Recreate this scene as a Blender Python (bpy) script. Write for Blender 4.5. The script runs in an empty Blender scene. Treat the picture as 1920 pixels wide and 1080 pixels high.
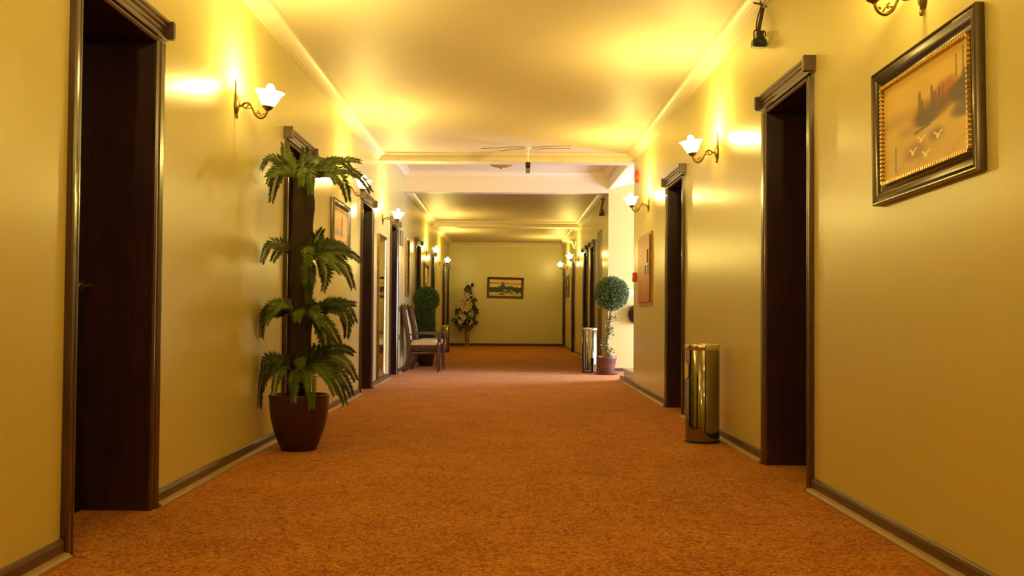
import bpy, math, random
import numpy as np
from mathutils import Vector, Matrix
R = math.radians
random.seed(7)
sc = bpy.context.scene
COL = sc.collection

# ---------------------------------------------------------------- measures (metres)
WL, WR = -1.58, 1.55          # corridor wall faces
HC, HB = 2.83, 3.05           # ceilings: corridor / cross hall
CB = 2.735                    # underside of cornice and beams
YB1, YB2, YB3, YEND, YBACK = 12.1, 15.15, 21.0, 27.4, -3.2
DEPTH = 0.285                  # depth of the door recesses

# ---------------------------------------------------------------- materials
def new_mat(name):
    m = bpy.data.materials.new(name); m.use_nodes = True
    nt = m.node_tree
    return m, nt, nt.nodes['Principled BSDF']
def link(nt, a, b): nt.links.new(a, b)
def mat(name, col, rough=.5, metal=0., spec=.5, bump=0., bscale=60., var=0., vscale=8., col2=None, coat=0., stretch=None):
    m, nt, b = new_mat(name)
    b.inputs['Base Color'].default_value = (*col, 1); b.inputs['Roughness'].default_value = rough
    b.inputs['Metallic'].default_value = metal; b.inputs['Specular IOR Level'].default_value = spec
    b.inputs['Coat Weight'].default_value = coat; b.inputs['Coat Roughness'].default_value = .15
    if bump or var or col2:
        tc = nt.nodes.new('ShaderNodeTexCoord'); src = tc.outputs['Object']
        if stretch:
            mp = nt.nodes.new('ShaderNodeMapping'); mp.inputs['Scale'].default_value = stretch
            link(nt, src, mp.inputs['Vector']); src = mp.outputs['Vector']
        if var or col2:
            n = nt.nodes.new('ShaderNodeTexNoise'); n.inputs['Scale'].default_value = vscale; n.inputs['Detail'].default_value = 5
            link(nt, src, n.inputs['Vector'])
            r = nt.nodes.new('ShaderNodeValToRGB')
            c2 = col2 or tuple(c * (1 - var) for c in col)
            r.color_ramp.elements[0].position = .35; r.color_ramp.elements[1].position = .65
            r.color_ramp.elements[0].color = (*c2, 1); r.color_ramp.elements[1].color = (*col, 1)
            link(nt, n.outputs['Fac'], r.inputs['Fac']); link(nt, r.outputs['Color'], b.inputs['Base Color'])
        if bump:
            n2 = nt.nodes.new('ShaderNodeTexNoise'); n2.inputs['Scale'].default_value = bscale; n2.inputs['Detail'].default_value = 3
            link(nt, src, n2.inputs['Vector'])
            bp = nt.nodes.new('ShaderNodeBump'); bp.inputs['Strength'].default_value = bump; bp.inputs['Distance'].default_value = .01
            link(nt, n2.outputs['Fac'], bp.inputs['Height']); link(nt, bp.outputs['Normal'], b.inputs['Normal'])
    return m

M = {}
M['wall'] = mat('wall_paint', (.63, .555, .235), .28, spec=.5, bump=.045, bscale=22, stretch=(1, 1, .35))
M['ceil'] = mat('ceiling_paint', (.74, .62, .46), .55, spec=.3)
M['cornice'] = mat('cornice_plaster', (.78, .68, .52), .5, spec=.3)
M['wood'] = mat('mahogany_wood', (.075, .026, .022), .26, spec=.6, var=.45, vscale=9, stretch=(6, 6, .5), coat=.5)
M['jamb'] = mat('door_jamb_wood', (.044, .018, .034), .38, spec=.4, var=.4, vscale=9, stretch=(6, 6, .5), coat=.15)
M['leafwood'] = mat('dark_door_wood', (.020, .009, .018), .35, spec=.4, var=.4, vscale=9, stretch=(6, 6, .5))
M['brownpanel'] = mat('brown_service_door', (.15, .065, .020), .42, var=.25, vscale=6, stretch=(6, 6, .5))
M['base'] = mat('baseboard_wood', (.115, .062, .036), .32, var=.3, vscale=10, stretch=(5, .5, 5))
M['shoe'] = mat('carpet_edge_strip', (.33, .22, .10), .45)
M['brass'] = mat('antique_brass', (.30, .19, .075), .32, metal=.9, var=.45, vscale=40)
M['gold'] = mat('bright_brass', (.85, .62, .25), .18, metal=1)
M['steel'] = mat('polished_steel', (.27, .24, .20), .06, metal=1, bump=.02, bscale=3)
M['steelrim'] = mat('steel_rim', (.72, .67, .6), .16, metal=1)
M['pewter'] = mat('pewter_frame', (.075, .050, .034), .24, metal=.6, coat=.3)
M['frameblack'] = mat('black_frame_side', (.018, .010, .009), .4)
M['goldbead'] = mat('gilt_bead', (.75, .5, .16), .3, metal=.7)
M['framewood'] = mat('dark_red_frame', (.05, .010, .012), .35)
M['mirror'] = mat('mirror_glass', (.80, .80, .76), .015, metal=1)
M['green'] = mat('palm_leaf', (.040, .068, .010), .42, var=.5, vscale=12)
M['green2'] = mat('fresh_leaf', (.10, .155, .017), .45, var=.4, vscale=10)
M['green3'] = mat('dark_palm_leaf', (.022, .036, .009), .45, var=.5, vscale=14)
M['rachis'] = mat('leaf_rib', (.13, .17, .04), .5)
M['trunk'] = mat('palm_trunk', (.028, .013, .012), .85, bump=.6, bscale=45, var=.5, vscale=20, stretch=(1, 1, .3))
M['pot'] = mat('maroon_glazed_pot', (.042, .011, .012), .35, spec=.5)
M['soil'] = mat('potting_soil', (.035, .022, .014), .95, bump=.8, bscale=60)
M['boxleaf'] = mat('box_leaf', (.11, .22, .065), .5, var=.5, vscale=30)
M['boxleaf2'] = mat('topiary_leaf', (.16, .25, .09), .5, var=.5, vscale=30)
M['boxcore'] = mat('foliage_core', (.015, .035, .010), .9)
M['stem'] = mat('pale_stem', (.33, .19, .095), .7, bump=.4, bscale=50, var=.3, vscale=25)
M['plantpot'] = mat('brown_plastic_pot', (.15, .060, .040), .38)
M['chairwood'] = mat('chair_mahogany', (.085, .030, .018), .28, var=.4, vscale=9, stretch=(4, 4, .6), coat=.3)
M['fabric'] = mat('cream_upholstery', (.66, .56, .36), .85, bump=.3, bscale=180, var=.12, vscale=60)
M['nail'] = mat('upholstery_nail', (.75, .62, .36), .3, metal=.9)
M['black'] = mat('black_plastic', (.012, .010, .010), .35)
M['cable'] = mat('dark_cable', (.035, .022, .014), .5)
M['white'] = mat('white_plastic', (.78, .76, .70), .4)
M['lens'] = mat('lens_glass', (.004, .004, .006), .06)
M['greyplastic'] = mat('grey_plastic', (.16, .12, .085), .45)
M['red'] = mat('red_plastic', (.60, .045, .022), .35)
M['cabinet'] = mat('red_brown_cabinet', (.44, .125, .016), .36, var=.18, vscale=4)
M['cabinetside'] = mat('cabinet_side', (.30, .025, .018), .35)
M['cabframe'] = mat('cabinet_frame', (.42, .22, .07), .4)
M['petal'] = mat('cream_petal', (.74, .62, .40), .6)
M['leafdark'] = mat('dark_silk_leaf', (.020, .028, .018), .45, var=.4, vscale=20)
M['vase'] = mat('bronze_vase', (.48, .27, .13), .2, metal=.5)
M['stone'] = mat('pale_stair_stone', (.70, .62, .50), .35, var=.12, vscale=12)
M['amber'] = mat('amber_glass_bowl', (.42, .29, .12), .25, var=.45, vscale=9)
M['sign'] = mat('grey_notice', (.30, .23, .13), .4)

def carpet():
    m, nt, b = new_mat('orange_carpet')
    b.inputs['Roughness'].default_value = .95; b.inputs['Specular IOR Level'].default_value = .12
    b.inputs['Sheen Weight'].default_value = .25; b.inputs['Sheen Tint'].default_value = (.9, .5, .3, 1)
    tc = nt.nodes.new('ShaderNodeTexCoord')
    def noise(scale, detail, dist, rough=.6):
        n = nt.nodes.new('ShaderNodeTexNoise'); n.inputs['Scale'].default_value = scale; n.inputs['Detail'].default_value = detail
        n.inputs['Distortion'].default_value = dist; n.inputs['Roughness'].default_value = rough
        link(nt, tc.outputs['Object'], n.inputs['Vector']); return n
    n1 = noise(27, 5, 2.4); n2 = noise(120, 3, .8); n3 = noise(2.2, 3, .3)
    mx = nt.nodes.new('ShaderNodeMath'); mx.operation = 'MULTIPLY_ADD'; mx.inputs[1].default_value = .35
    link(nt, n2.outputs['Fac'], mx.inputs[0]); link(nt, n1.outputs['Fac'], mx.inputs[2])
    mx2 = nt.nodes.new('ShaderNodeMath'); mx2.operation = 'MULTIPLY_ADD'; mx2.inputs[1].default_value = .16
    link(nt, n3.outputs['Fac'], mx2.inputs[0]); link(nt, mx.outputs[0], mx2.inputs[2])
    r = nt.nodes.new('ShaderNodeValToRGB'); e = r.color_ramp.elements
    e[0].position = .63; e[0].color = (.150, .036, .008, 1)
    e[1].position = .88; e[1].color = (.55, .245, .048, 1)
    k = r.color_ramp.elements.new(.745); k.color = (.36, .128, .020, 1)
    link(nt, mx2.outputs[0], r.inputs['Fac']); link(nt, r.outputs['Color'], b.inputs['Base Color'])
    bp = nt.nodes.new('ShaderNodeBump'); bp.inputs['Strength'].default_value = .5; bp.inputs['Distance'].default_value = .006
    link(nt, mx.outputs[0], bp.inputs['Height']); link(nt, bp.outputs['Normal'], b.inputs['Normal'])
    return m
M['carpet'] = carpet()

WARM = (1.0, .75, .18)
def shade_mat():
    m = bpy.data.materials.new('frosted_shade_glass'); m.use_nodes = True; nt = m.node_tree; nt.nodes.clear()
    o = nt.nodes.new('ShaderNodeOutputMaterial')
    tl = nt.nodes.new('ShaderNodeBsdfTranslucent'); tl.inputs['Color'].default_value = (.30, .255, .17, 1)
    df = nt.nodes.new('ShaderNodeBsdfDiffuse'); df.inputs['Color'].default_value = (.36, .32, .24, 1)
    tr = nt.nodes.new('ShaderNodeBsdfTransparent'); tr.inputs['Color'].default_value = (1, .95, .85, 1)
    a = nt.nodes.new('ShaderNodeMixShader'); a.inputs[0].default_value = .35
    link(nt, tl.outputs[0], a.inputs[1]); link(nt, df.outputs[0], a.inputs[2])
    c = nt.nodes.new('ShaderNodeMixShader'); c.inputs[0].default_value = .07
    link(nt, a.outputs[0], c.inputs[1]); link(nt, tr.outputs[0], c.inputs[2]); link(nt, c.outputs[0], o.inputs[0])
    return m
def bulb_mat():
    m = bpy.data.materials.new('lit_bulb'); m.use_nodes = True; nt = m.node_tree; nt.nodes.clear()
    o = nt.nodes.new('ShaderNodeOutputMaterial')
    em = nt.nodes.new('ShaderNodeEmission'); em.inputs['Color'].default_value = (1, .86, .55, 1); em.inputs['Strength'].default_value = 22
    tr = nt.nodes.new('ShaderNodeBsdfTransparent')
    a = nt.nodes.new('ShaderNodeAddShader'); link(nt, em.outputs[0], a.inputs[0]); link(nt, tr.outputs[0], a.inputs[1])
    link(nt, a.outputs[0], o.inputs[0])
    try: m.cycles.emission_sampling = 'NONE'
    except Exception: pass
    return m
M['shade'] = shade_mat(); M['bulb'] = bulb_mat()
def attr_mat(name, rough=.5):
    m, nt, b = new_mat(name); b.inputs['Roughness'].default_value = rough
    a = nt.nodes.new('ShaderNodeAttribute'); a.attribute_name = 'Col'
    link(nt, a.outputs['Color'], b.inputs['Base Color']); return m
M['canvas'] = attr_mat('painted_canvas', .45)
def glass_mat():
    m = bpy.data.materials.new('window_glass'); m.use_nodes = True; nt = m.node_tree; nt.nodes.clear()
    o = nt.nodes.new('ShaderNodeOutputMaterial'); tr = nt.nodes.new('ShaderNodeBsdfTransparent'); gl = nt.nodes.new('ShaderNodeBsdfGlossy')
    gl.inputs['Roughness'].default_value = .02
    a = nt.nodes.new('ShaderNodeMixShader'); a.inputs[0].default_value = .06
    link(nt, tr.outputs[0], a.inputs[1]); link(nt, gl.outputs[0], a.inputs[2]); link(nt, a.outputs[0], o.inputs[0]); return m
M['glass'] = glass_mat()

# ---------------------------------------------------------------- mesh helpers
class MB:
    def __init__(s): s.v = []; s.f = []
    def box(s, x0, x1, y0, y1, z0, z1):
        n = len(s.v)
        s.v += [(x, y, z) for z in (z0, z1) for y in (y0, y1) for x in (x0, x1)]
        for q in ((0, 2, 3, 1), (4, 5, 7, 6), (0, 1, 5, 4), (2, 6, 7, 3), (0, 4, 6, 2), (1, 3, 7, 5)): s.f.append(tuple(n + i for i in q))
        return s
    def quad(s, *p):
        n = len(s.v); s.v += [tuple(q) for q in p]; s.f.append(tuple(range(n, n + len(p)))); return s
    def tube(s, pts, rad, seg=8, caps=True):
        pts = [Vector(p) for p in pts]; k = len(pts)
        rads = rad if isinstance(rad, (list, tuple)) else [rad] * k
        up = Vector((0, 0, 1)); n0 = len(s.v); prev = None
        for i, p in enumerate(pts):
            t = (pts[min(i + 1, k - 1)] - pts[max(i - 1, 0)]).normalized()
            if prev is None:
                a = up if abs(t.z) < .9 else Vector((1, 0, 0)); x = t.cross(a).normalized()
            else: x = (prev - t * prev.dot(t)).normalized()
            prev = x; y = t.cross(x)
            for j in range(seg):
                c, d = math.cos(2 * math.pi * j / seg), math.sin(2 * math.pi * j / seg)
                s.v.append(tuple(p + (x * c + y * d) * rads[i]))
        for i in range(k - 1):
            for j in range(seg):
                a = n0 + i * seg + j; b = n0 + i * seg + (j + 1) % seg
                s.f.append((a, b, b + seg, a + seg))
        if caps:
            s.f.append(tuple(n0 + j for j in reversed(range(seg)))); s.f.append(tuple(n0 + (k - 1) * seg + j for j in range(seg)))
        return s
    def lathe(s, prof, seg=24, c=(0, 0, 0), sx=1, sy=1, wave=None, M4=None):
        n0 = len(s.v); k = len(prof)
        for i, (r, z) in enumerate(prof):
            for j in range(seg):
                a = 2 * math.pi * j / seg; rr = r * (1 + (wave(i, a) if wave else 0))
                p = Vector((rr * math.cos(a) * sx, rr * math.sin(a) * sy, z))
                if M4: p = M4 @ p
                s.v.append((c[0] + p.x, c[1] + p.y, c[2] + p.z))
        for i in range(k - 1):
            for j in range(seg):
                a = n0 + i * seg + j; b = n0 + i * seg + (j + 1) % seg
                s.f.append((a, b, b + seg, a + seg))
        if prof[0][0] > 1e-6: s.f.append(tuple(n0 + j for j in reversed(range(seg))))
        if prof[-1][0] > 1e-6: s.f.append(tuple(n0 + (k - 1) * seg + j for j in range(seg)))
        return s
    def prism(s, poly, a, b, frame):
        """poly: list of (u,v); frame(u,v,t)->xyz; extruded from t=a to t=b"""
        n = len(s.v); k = len(poly)
        for t in (a, b): s.v += [tuple(frame(u, v, t)) for u, v in poly]
        for i in range(k): j = (i + 1) % k; s.f.append((n + i, n + j, n + k + j, n + k + i))
        s.f.append(tuple(n + i for i in reversed(range(k)))); s.f.append(tuple(n + k + i for i in range(k)))
        return s
    def sphere(s, c, r, seg=16, ring=10, sz=1):
        prof = [(max(1e-7, r * math.sin(math.pi * i / ring)), -r * sz * math.cos(math.pi * i / ring)) for i in range(ring + 1)]
        return s.lathe(prof, seg, c)
    def build(s, name, m, parent=None, smooth=False, bevel=0, loc=None, recalc=True):
        me = bpy.data.meshes.new(name); me.from_pydata(s.v, [], s.f); me.update()
        if recalc:
            import bmesh
            bm = bmesh.new(); bm.from_mesh(me); bmesh.ops.recalc_face_normals(bm, faces=bm.faces); bm.to_mesh(me); bm.free()
        o = bpy.data.objects.new(name, me); COL.objects.link(o); me.materials.append(m)
        if smooth:
            for p in me.polygons: p.use_smooth = True
            try: me.set_sharp_from_angle(angle=R(40))
            except Exception: pass
        if parent: o.parent = parent
        if loc: o.location = loc
        if bevel:
            b = o.modifiers.new('bevel', 'BEVEL'); b.width = bevel; b.segments = 2; b.limit_method = 'ANGLE'
        return o
def tag(o, label=None, cat=None, group=None, kind=None):
    if label: o['label'] = label
    if cat: o['category'] = cat
    if group: o['group'] = group
    if kind: o['kind'] = kind
    return o
def thing(name, label, cat, loc=(0, 0, 0), rz=0, group=None, kind=None):
    o = bpy.data.objects.new(name, None); COL.objects.link(o); o.empty_display_size = .1
    o.location = loc; o.rotation_euler = (0, 0, rz)
    return tag(o, label, cat, group, kind)
def copy_tree(o, parent=None):
    c = o.copy(); COL.objects.link(c)
    if parent: c.parent = parent
    for ch in list(o.children): copy_tree(ch, c)
    return c
def struct(mb, name, m, **k): return tag(mb.build(name, m, **k), kind='structure')
def bez(p0, p1, p2, n):
    p0, p1, p2 = Vector(p0), Vector(p1), Vector(p2)
    return [p0 * (1 - t) ** 2 + p1 * 2 * t * (1 - t) + p2 * t * t for t in [i / n for i in range(n + 1)]]
def smooth_path(pts, n=6):
    P = [Vector(p) for p in pts]; out = []
    for i in range(len(P) - 1):
        a, b, c, d = P[max(i - 1, 0)], P[i], P[i + 1], P[min(i + 2, len(P) - 1)]
        for k in range(n):
            t = k / n
            out.append(.5 * ((2 * b) + (c - a) * t + (2 * a - 5 * b + 4 * c - d) * t * t + (3 * b - a - 3 * c + d) * t ** 3))
    out.append(P[-1]); return out

# ---------------------------------------------------------------- camera
F = 1867.; VX, VY, RHO, HCAM = 949., 588.7, .0072, .88
def make_camera():
    x, y = VX - 960, VY - 540; c, s = math.cos(RHO), math.sin(RHO)
    vx, vy = x * c + y * s, -x * s + y * c
    pitch = math.atan2(vy, F); yaw = -math.atan2(vx * math.cos(pitch), F)
    cp, sp, cy, sy = math.cos(pitch), math.sin(pitch), math.cos(yaw), math.sin(yaw)
    fw = Vector((sy * cp, cy * cp, sp)); rt = Vector((cy, -sy, 0)); up = Vector((-sy * sp, -cy * sp, cp))
    cr = rt * c + up * s; cu = up * c - rt * s
    cd = bpy.data.cameras.new('camera'); cd.sensor_width = 36; cd.lens = 36 * F / 1920; cd.clip_end = 100; cd.clip_start = .05
    o = bpy.data.objects.new('camera', cd); COL.objects.link(o)
    m = Matrix((cr, cu, -fw)).transposed().to_4x4(); m.translation = (0, 0, HCAM); o.matrix_world = m
    sc.camera = o
make_camera()

# ---------------------------------------------------------------- room shell
# doors: (side, y0, y1 outer casing edges, label)
DOORS = [
 (-1, 3.57, 4.50, 'nearest dark wood doorway on the left wall, deep recessed, cut by the top edge'),
 (-1, 7.04, 7.97, 'dark wood doorway on the left wall right behind the tall palm'),
 (-1, 10.74, 11.67, 'dark wood doorway on left wall between the boat picture and the tall mirror'),
 (-1, 13.46, 14.36, 'dark wood doorway on left wall between the tall mirror and the chairs'),
 (-1, 17.22, 18.15, 'far left dark wood doorway between the short wall mirror and the small picture'),
 (-1, 20.8, 21.72, 'far left dark doorway just above the clipped bush, past the small picture'),
 (-1, 24.45, 25.38, 'far left dark doorway behind the distant steel bin'),
 (-1, 26.2, 27.1, 'last dark doorway on the left, at the end wall corner'),
 (1, 5.0, 5.95, 'nearest dark wood doorway on the right wall with brass handle'),
 (1, 8.62, 9.57, 'dark wood doorway on the right wall between the fire cabinet and the steel bin'),
 (1, 17.40, 18.2, 'far right dark doorway next to the plain brown door, behind the topiary'),
 (1, 18.92, 19.85, 'far right dark doorway, second beyond the plain brown door'),
 (1, 22.42, 23.35, 'far right dark doorway below the white camera bracket'),
 (1, 26.0, 26.93, 'last dark doorway on the right, at the end wall corner'),
]
CAS, ZO = .075, 2.085       # casing width, opening height
BROWN = (16.08, 17.02, 2.27)
def wall_run(name, x0, x1, ya, yb, holes, ztop):
    mb = MB(); y = ya
    for (a, b, h) in sorted(holes):
        mb.box(x0, x1, y, a, 0, ztop); mb.box(x0, x1, a, b, h, ztop); y = b
    mb.box(x0, x1, y, yb, 0, ztop)
    return struct(mb, name, M['wall'])
def holes(side, ya, yb): return [(a + CAS - .02, b - CAS + .02, ZO + .02) for s, a, b, _ in DOORS if s == side and ya <= a < yb]
wall_run('wall_left', WL - .42, WL, YBACK, YEND, holes(-1, YBACK, YEND), 3.2)
wall_run('wall_right_near', WR, WR + .42, YBACK, YB1, holes(1, YBACK, YB1), 3.2)
wall_run('wall_right_far', WR, WR + .42, YB2, YEND, holes(1, YB2, YEND) + [BROWN], 3.2)
struct(MB().box(WL - .42, WR + .42, YEND, YEND + .2, 0, 3.2), 'wall_end', M['wall'])
struct(MB().box(WL - .42, WR + .42, YBACK - .2, YBACK, 0, 3.2), 'wall_back', M['wall'])
struct(MB().box(WR + .42, 4.4, YB2, YB2 + .2, 0, 4.2), 'wall_alcove', M['wall'])
struct(MB().box(WR + .42, 4.4, YB1 - .2, YB1, 0, 4.2), 'wall_stair', M['wall'])
wx = 4.2; wy0, wy1, wz0, wz1 = 13.55, 15.0, .25, 2.1
w = MB(); w.box(wx, wx + .2, YB1 - .2, wy0, 0, 4.2).box(wx, wx + .2, wy1, YB2 + .2, 0, 4.2).box(wx, wx + .2, wy0, wy1, 0, wz0).box(wx, wx + .2, wy0, wy1, wz1, 4.2)
struct(w, 'wall_window', M['wall'])
win = thing('window_1', None, None, (wx, 0, 0), kind='structure')
w = MB()
for a, b, c, d in ((wy0, wy0 + .06, wz0, wz1), (wy1 - .06, wy1, wz0, wz1), (wy0, wy1, wz0, wz0 + .06), (wy0, wy1, wz1 - .06, wz1), ((wy0 + wy1) / 2 - .025, (wy0 + wy1) / 2 + .025, wz0, wz1)): w.box(.05, .11, a, b, c, d)
w.build('window_frame', M['white'], win)
MB().box(.078, .082, wy0, wy1, wz0, wz1).build('window_pane', M['glass'], win)
struct(MB().box(-2.2, 6, YBACK - .3, YEND + .3, -.1, 0), 'floor', M['carpet'])
struct(MB().box(WL - .42, WR + .42, YBACK - .2, YB1, HC, HC + .1), 'ceiling', M['ceil'])
struct(MB().box(WL - .42, WR + .06, YB1, YB2 + .1, HB, HB + .1), 'ceiling', M['ceil'])
struct(MB().box(WL - .42, WR + .42, YB2 + .1, YEND + .2, HC, HC + .1), 'ceiling', M['ceil'])
sl = MB(); sl.prism([(WR + .01, 2.80), (4.5, 3.45), (4.5, 3.60), (WR + .01, 3.20)], YB1 - .2, YB2 + .02, lambda u, v, t: (u, t, v))
struct(sl, 'ceiling', M['ceil'])
# beams across the corridor
struct(MB().box(WL - .1, WR + .1, YB1, YB1 + .22, CB, HB + .02), 'beam', M['cornice'])
struct(MB().box(WL - .1, WR, YB2, YB2 + .22, CB, HB + .02), 'beam', M['cornice'])
struct(MB().box(WL - .1, WR + .1, YB3, YB3 + .25, 2.715, HC + .02), 'beam', M['cornice'])

# cornice mouldings
CP = [(0, 0), (.105, 0), (.105, -.012), (.096, -.012), (.096, -.022), (.088, -.026), (.070, -.034), (.052, -.048), (.040, -.064), (.034, -.072), (.034, -.080), (.018, -.080), (.018, -.094), (0, -.094)]
nt_ = [0]
def cornice(a, b, pos, axis, sign, zc):
    """run along axis ('y': wall at x=pos facing sign*x; 'x': beam at y=pos facing sign*y)"""
    nt_[0] += 1
    fr = (lambda u, v, t: (pos + sign * u, t, zc + v)) if axis == 'y' else (lambda u, v, t: (t, pos + sign * u, zc + v))
    return struct(MB().prism(CP, a, b, fr), 'trim_%d' % nt_[0], M['cornice'])
cornice(YBACK, YB1, WL, 'y', 1, HC); cornice(YBACK, YB1, WR, 'y', -1, HC)
cornice(WL + .02, WR - .02, YB1, 'x', -1, HC)
cornice(YB1 + .22, YB2, WL, 'y', 1, HB); cornice(YB1 + .22, YB2, WR, 'y', -1, HB)
cornice(WL + .02, WR - .02, YB2, 'x', -1, HB)
cornice(YB2 + .22, YB3, WL, 'y', 1, HC); cornice(YB2 + .22, YB3, WR, 'y', -1, HC)
cornice(WL + .02, WR - .02, YB3, 'x', -1, HC)
cornice(YB3 + .25, YEND, WL, 'y', 1, HC); cornice(YB3 + .25, YEND, WR, 'y', -1, HC)
cornice(WL + .02, WR - .02, YEND, 'x', -1, HC)
# longitudinal beam over the stair opening
struct(MB().box(WR - .004, WR + .05, YB1 + .2, YB2, 2.79, HB + .02), 'beam', M['cornice'])

# baseboards, interrupted at the doors
BP = [(0, 0), (.016, 0), (.016, .055), (.012, .066), (.006, .070), (0, .070)]
SP = [(.012, 0), (.044, 0), (.044, .008), (.036, .018), (.022, .022), (.012, .022)]
def baseboard(name, axis, pos, sign, spans, m1='base', m2='shoe'):
    t = thing(name, None, None, (0, 0, 0), kind='structure')
    a_, b_ = MB(), MB()
    fr = (lambda u, v, t: (pos + sign * u, t, v)) if axis == 'y' else (lambda u, v, t: (t, pos + sign * u, v))
    for p, q in spans: a_.prism(BP, p, q, fr); b_.prism(SP, p, q, fr)
    a_.build('board', M[m1], t); b_.build('edge_strip', M[m2], t)
def spans(side, ya, yb, extra=()):
    y = ya; out = []
    for a, b in sorted([(d[1], d[2]) for d in DOORS if d[0] == side and ya <= d[1] < yb] + list(extra)): out.append((y, a)); y = b
    if yb - y > .05: out.append((y, yb))
    return out
baseboard('baseboard_left', 'y', WL, 1, spans(-1, YBACK, YEND))
baseboard('baseboard_right', 'y', WR, -1, spans(1, YBACK, YB1 + 1.3))
baseboard('baseboard_right_far', 'y', WR, -1, spans(1, YB2, YEND, [BROWN[:2]]))
baseboard('baseboard_end', 'x', YEND, -1, [(WL, WR)], 'framewood', 'framewood')
baseboard('baseboard_alcove', 'x', YB2, -1, [(WR, wx)])

# ---------------------------------------------------------------- doors
def casing_poly(w):   # (across, out)
    return [(0, 0), (0, .012), (.008, .020), (.016, .020), (.020, .014), (.030, .014), (.036, .022), (w - .012, .028), (w - .004, .028), (w, .022), (w, 0)]
HEADP = [(0, 0), (.030, 0), (.034, .006), (.034, .014), (.024, .018), (.024, .026), (.030, .034), (.030, .046), (.040, .056), (.040, .064), (.050, .074), (.050, .086), (0, .086)]  # (out, up)
def make_door(i, side, y0, y1, label):
    wd = y1 - y0; hw = wd / 2
    t = thing('door_%d' % (i + 1), label, 'doorway', (WL if side < 0 else WR, (y0 + y1) / 2, 0), 0 if side < 0 else math.pi, kind='structure')
    for s in (-1, 1):     # local: +x out of the wall
        MB().prism(casing_poly(CAS), 0, ZO + .01, lambda u, v, z, s=s: (v, s * (hw - CAS + u), z)).build('casing', M['wood'], t)
    MB().prism(casing_poly(.045), -(hw - CAS), hw - CAS, lambda u, v, y: (v, y, ZO + u)).build('top_casing', M['wood'], t)
    hd = MB().prism(HEADP, -(hw + .012), hw + .012, lambda u, v, y: (u, y, ZO + .022 + v)).build('head_moulding', M['wood'], t)
    for s in (-1, 1): MB().box(0, .062, s * (hw + .012) - .016, s * (hw + .012) + .016, ZO + .030, ZO + .112).build('end_block', M['wood'], t, bevel=.004)
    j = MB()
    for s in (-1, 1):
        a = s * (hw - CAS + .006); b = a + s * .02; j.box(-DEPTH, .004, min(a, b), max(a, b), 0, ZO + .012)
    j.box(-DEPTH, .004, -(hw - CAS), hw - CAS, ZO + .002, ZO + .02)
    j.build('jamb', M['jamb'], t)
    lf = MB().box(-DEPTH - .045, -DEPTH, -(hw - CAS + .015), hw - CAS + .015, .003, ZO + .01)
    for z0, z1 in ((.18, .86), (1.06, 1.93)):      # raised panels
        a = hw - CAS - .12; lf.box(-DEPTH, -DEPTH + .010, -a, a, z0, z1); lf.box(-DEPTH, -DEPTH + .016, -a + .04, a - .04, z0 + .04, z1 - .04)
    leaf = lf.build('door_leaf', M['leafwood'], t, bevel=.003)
    hy = (hw - CAS - .07) * (-1 if side > 0 else 1)   # lever on the far side
    dr = 1 if side > 0 else -1
    h = MB().tube([(-DEPTH, hy, .99), (-DEPTH + .012, hy, .99)], .026, 14)
    h.tube([(-DEPTH, hy, .99), (-DEPTH + .055, hy, .99)], .009, 8)
    h.tube(smooth_path([(-DEPTH + .055, hy - dr * .005, .99), (-DEPTH + .06, hy + dr * .04, .992), (-DEPTH + .058, hy + dr * .11, .985)], 4), .009, 8)
    h.build('lever_handle', M['gold'], leaf, smooth=True)
    return t
for i, d in enumerate(DOORS): make_door(i, *d)
t = thing('door_%d' % (len(DOORS) + 1), 'plain wide brown door without moulding on the far right wall behind the topiary', 'doorway', (WR, (BROWN[0] + BROWN[1]) / 2, 0), math.pi, kind='structure')
hw = (BROWN[1] - BROWN[0]) / 2
MB().box(-.05, -.012, -hw, hw, .006, BROWN[2] - .002).build('door_leaf', M['brownpanel'], t)
MB().tube([(-.012, .35, 1.0), (.03, .35, 1.0), (.035, .30, 1.0), (.035, .25, 1.0)], .008, 8).build('lever_handle', M['gold'], t, smooth=True)

# staircase going up to the right of the opening
t = thing('staircase', 'pale stone steps going up to the right behind the right wall end', 'stairs', (WR + .03, YB1, 0), kind='structure')
for k in range(6):
    MB().box(.16 * k * 1.0 + .0, 2.6, .02, 1.24, .165 * k, .165 * (k + 1) - .02).build('riser', M['stone'], t)
    MB().box(.16 * k - .012, .16 * k + .30, .02, 1.255, .165 * (k + 1) - .02, .165 * (k + 1) + .005).build('tread', M['stone'], t, bevel=.004)

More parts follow.
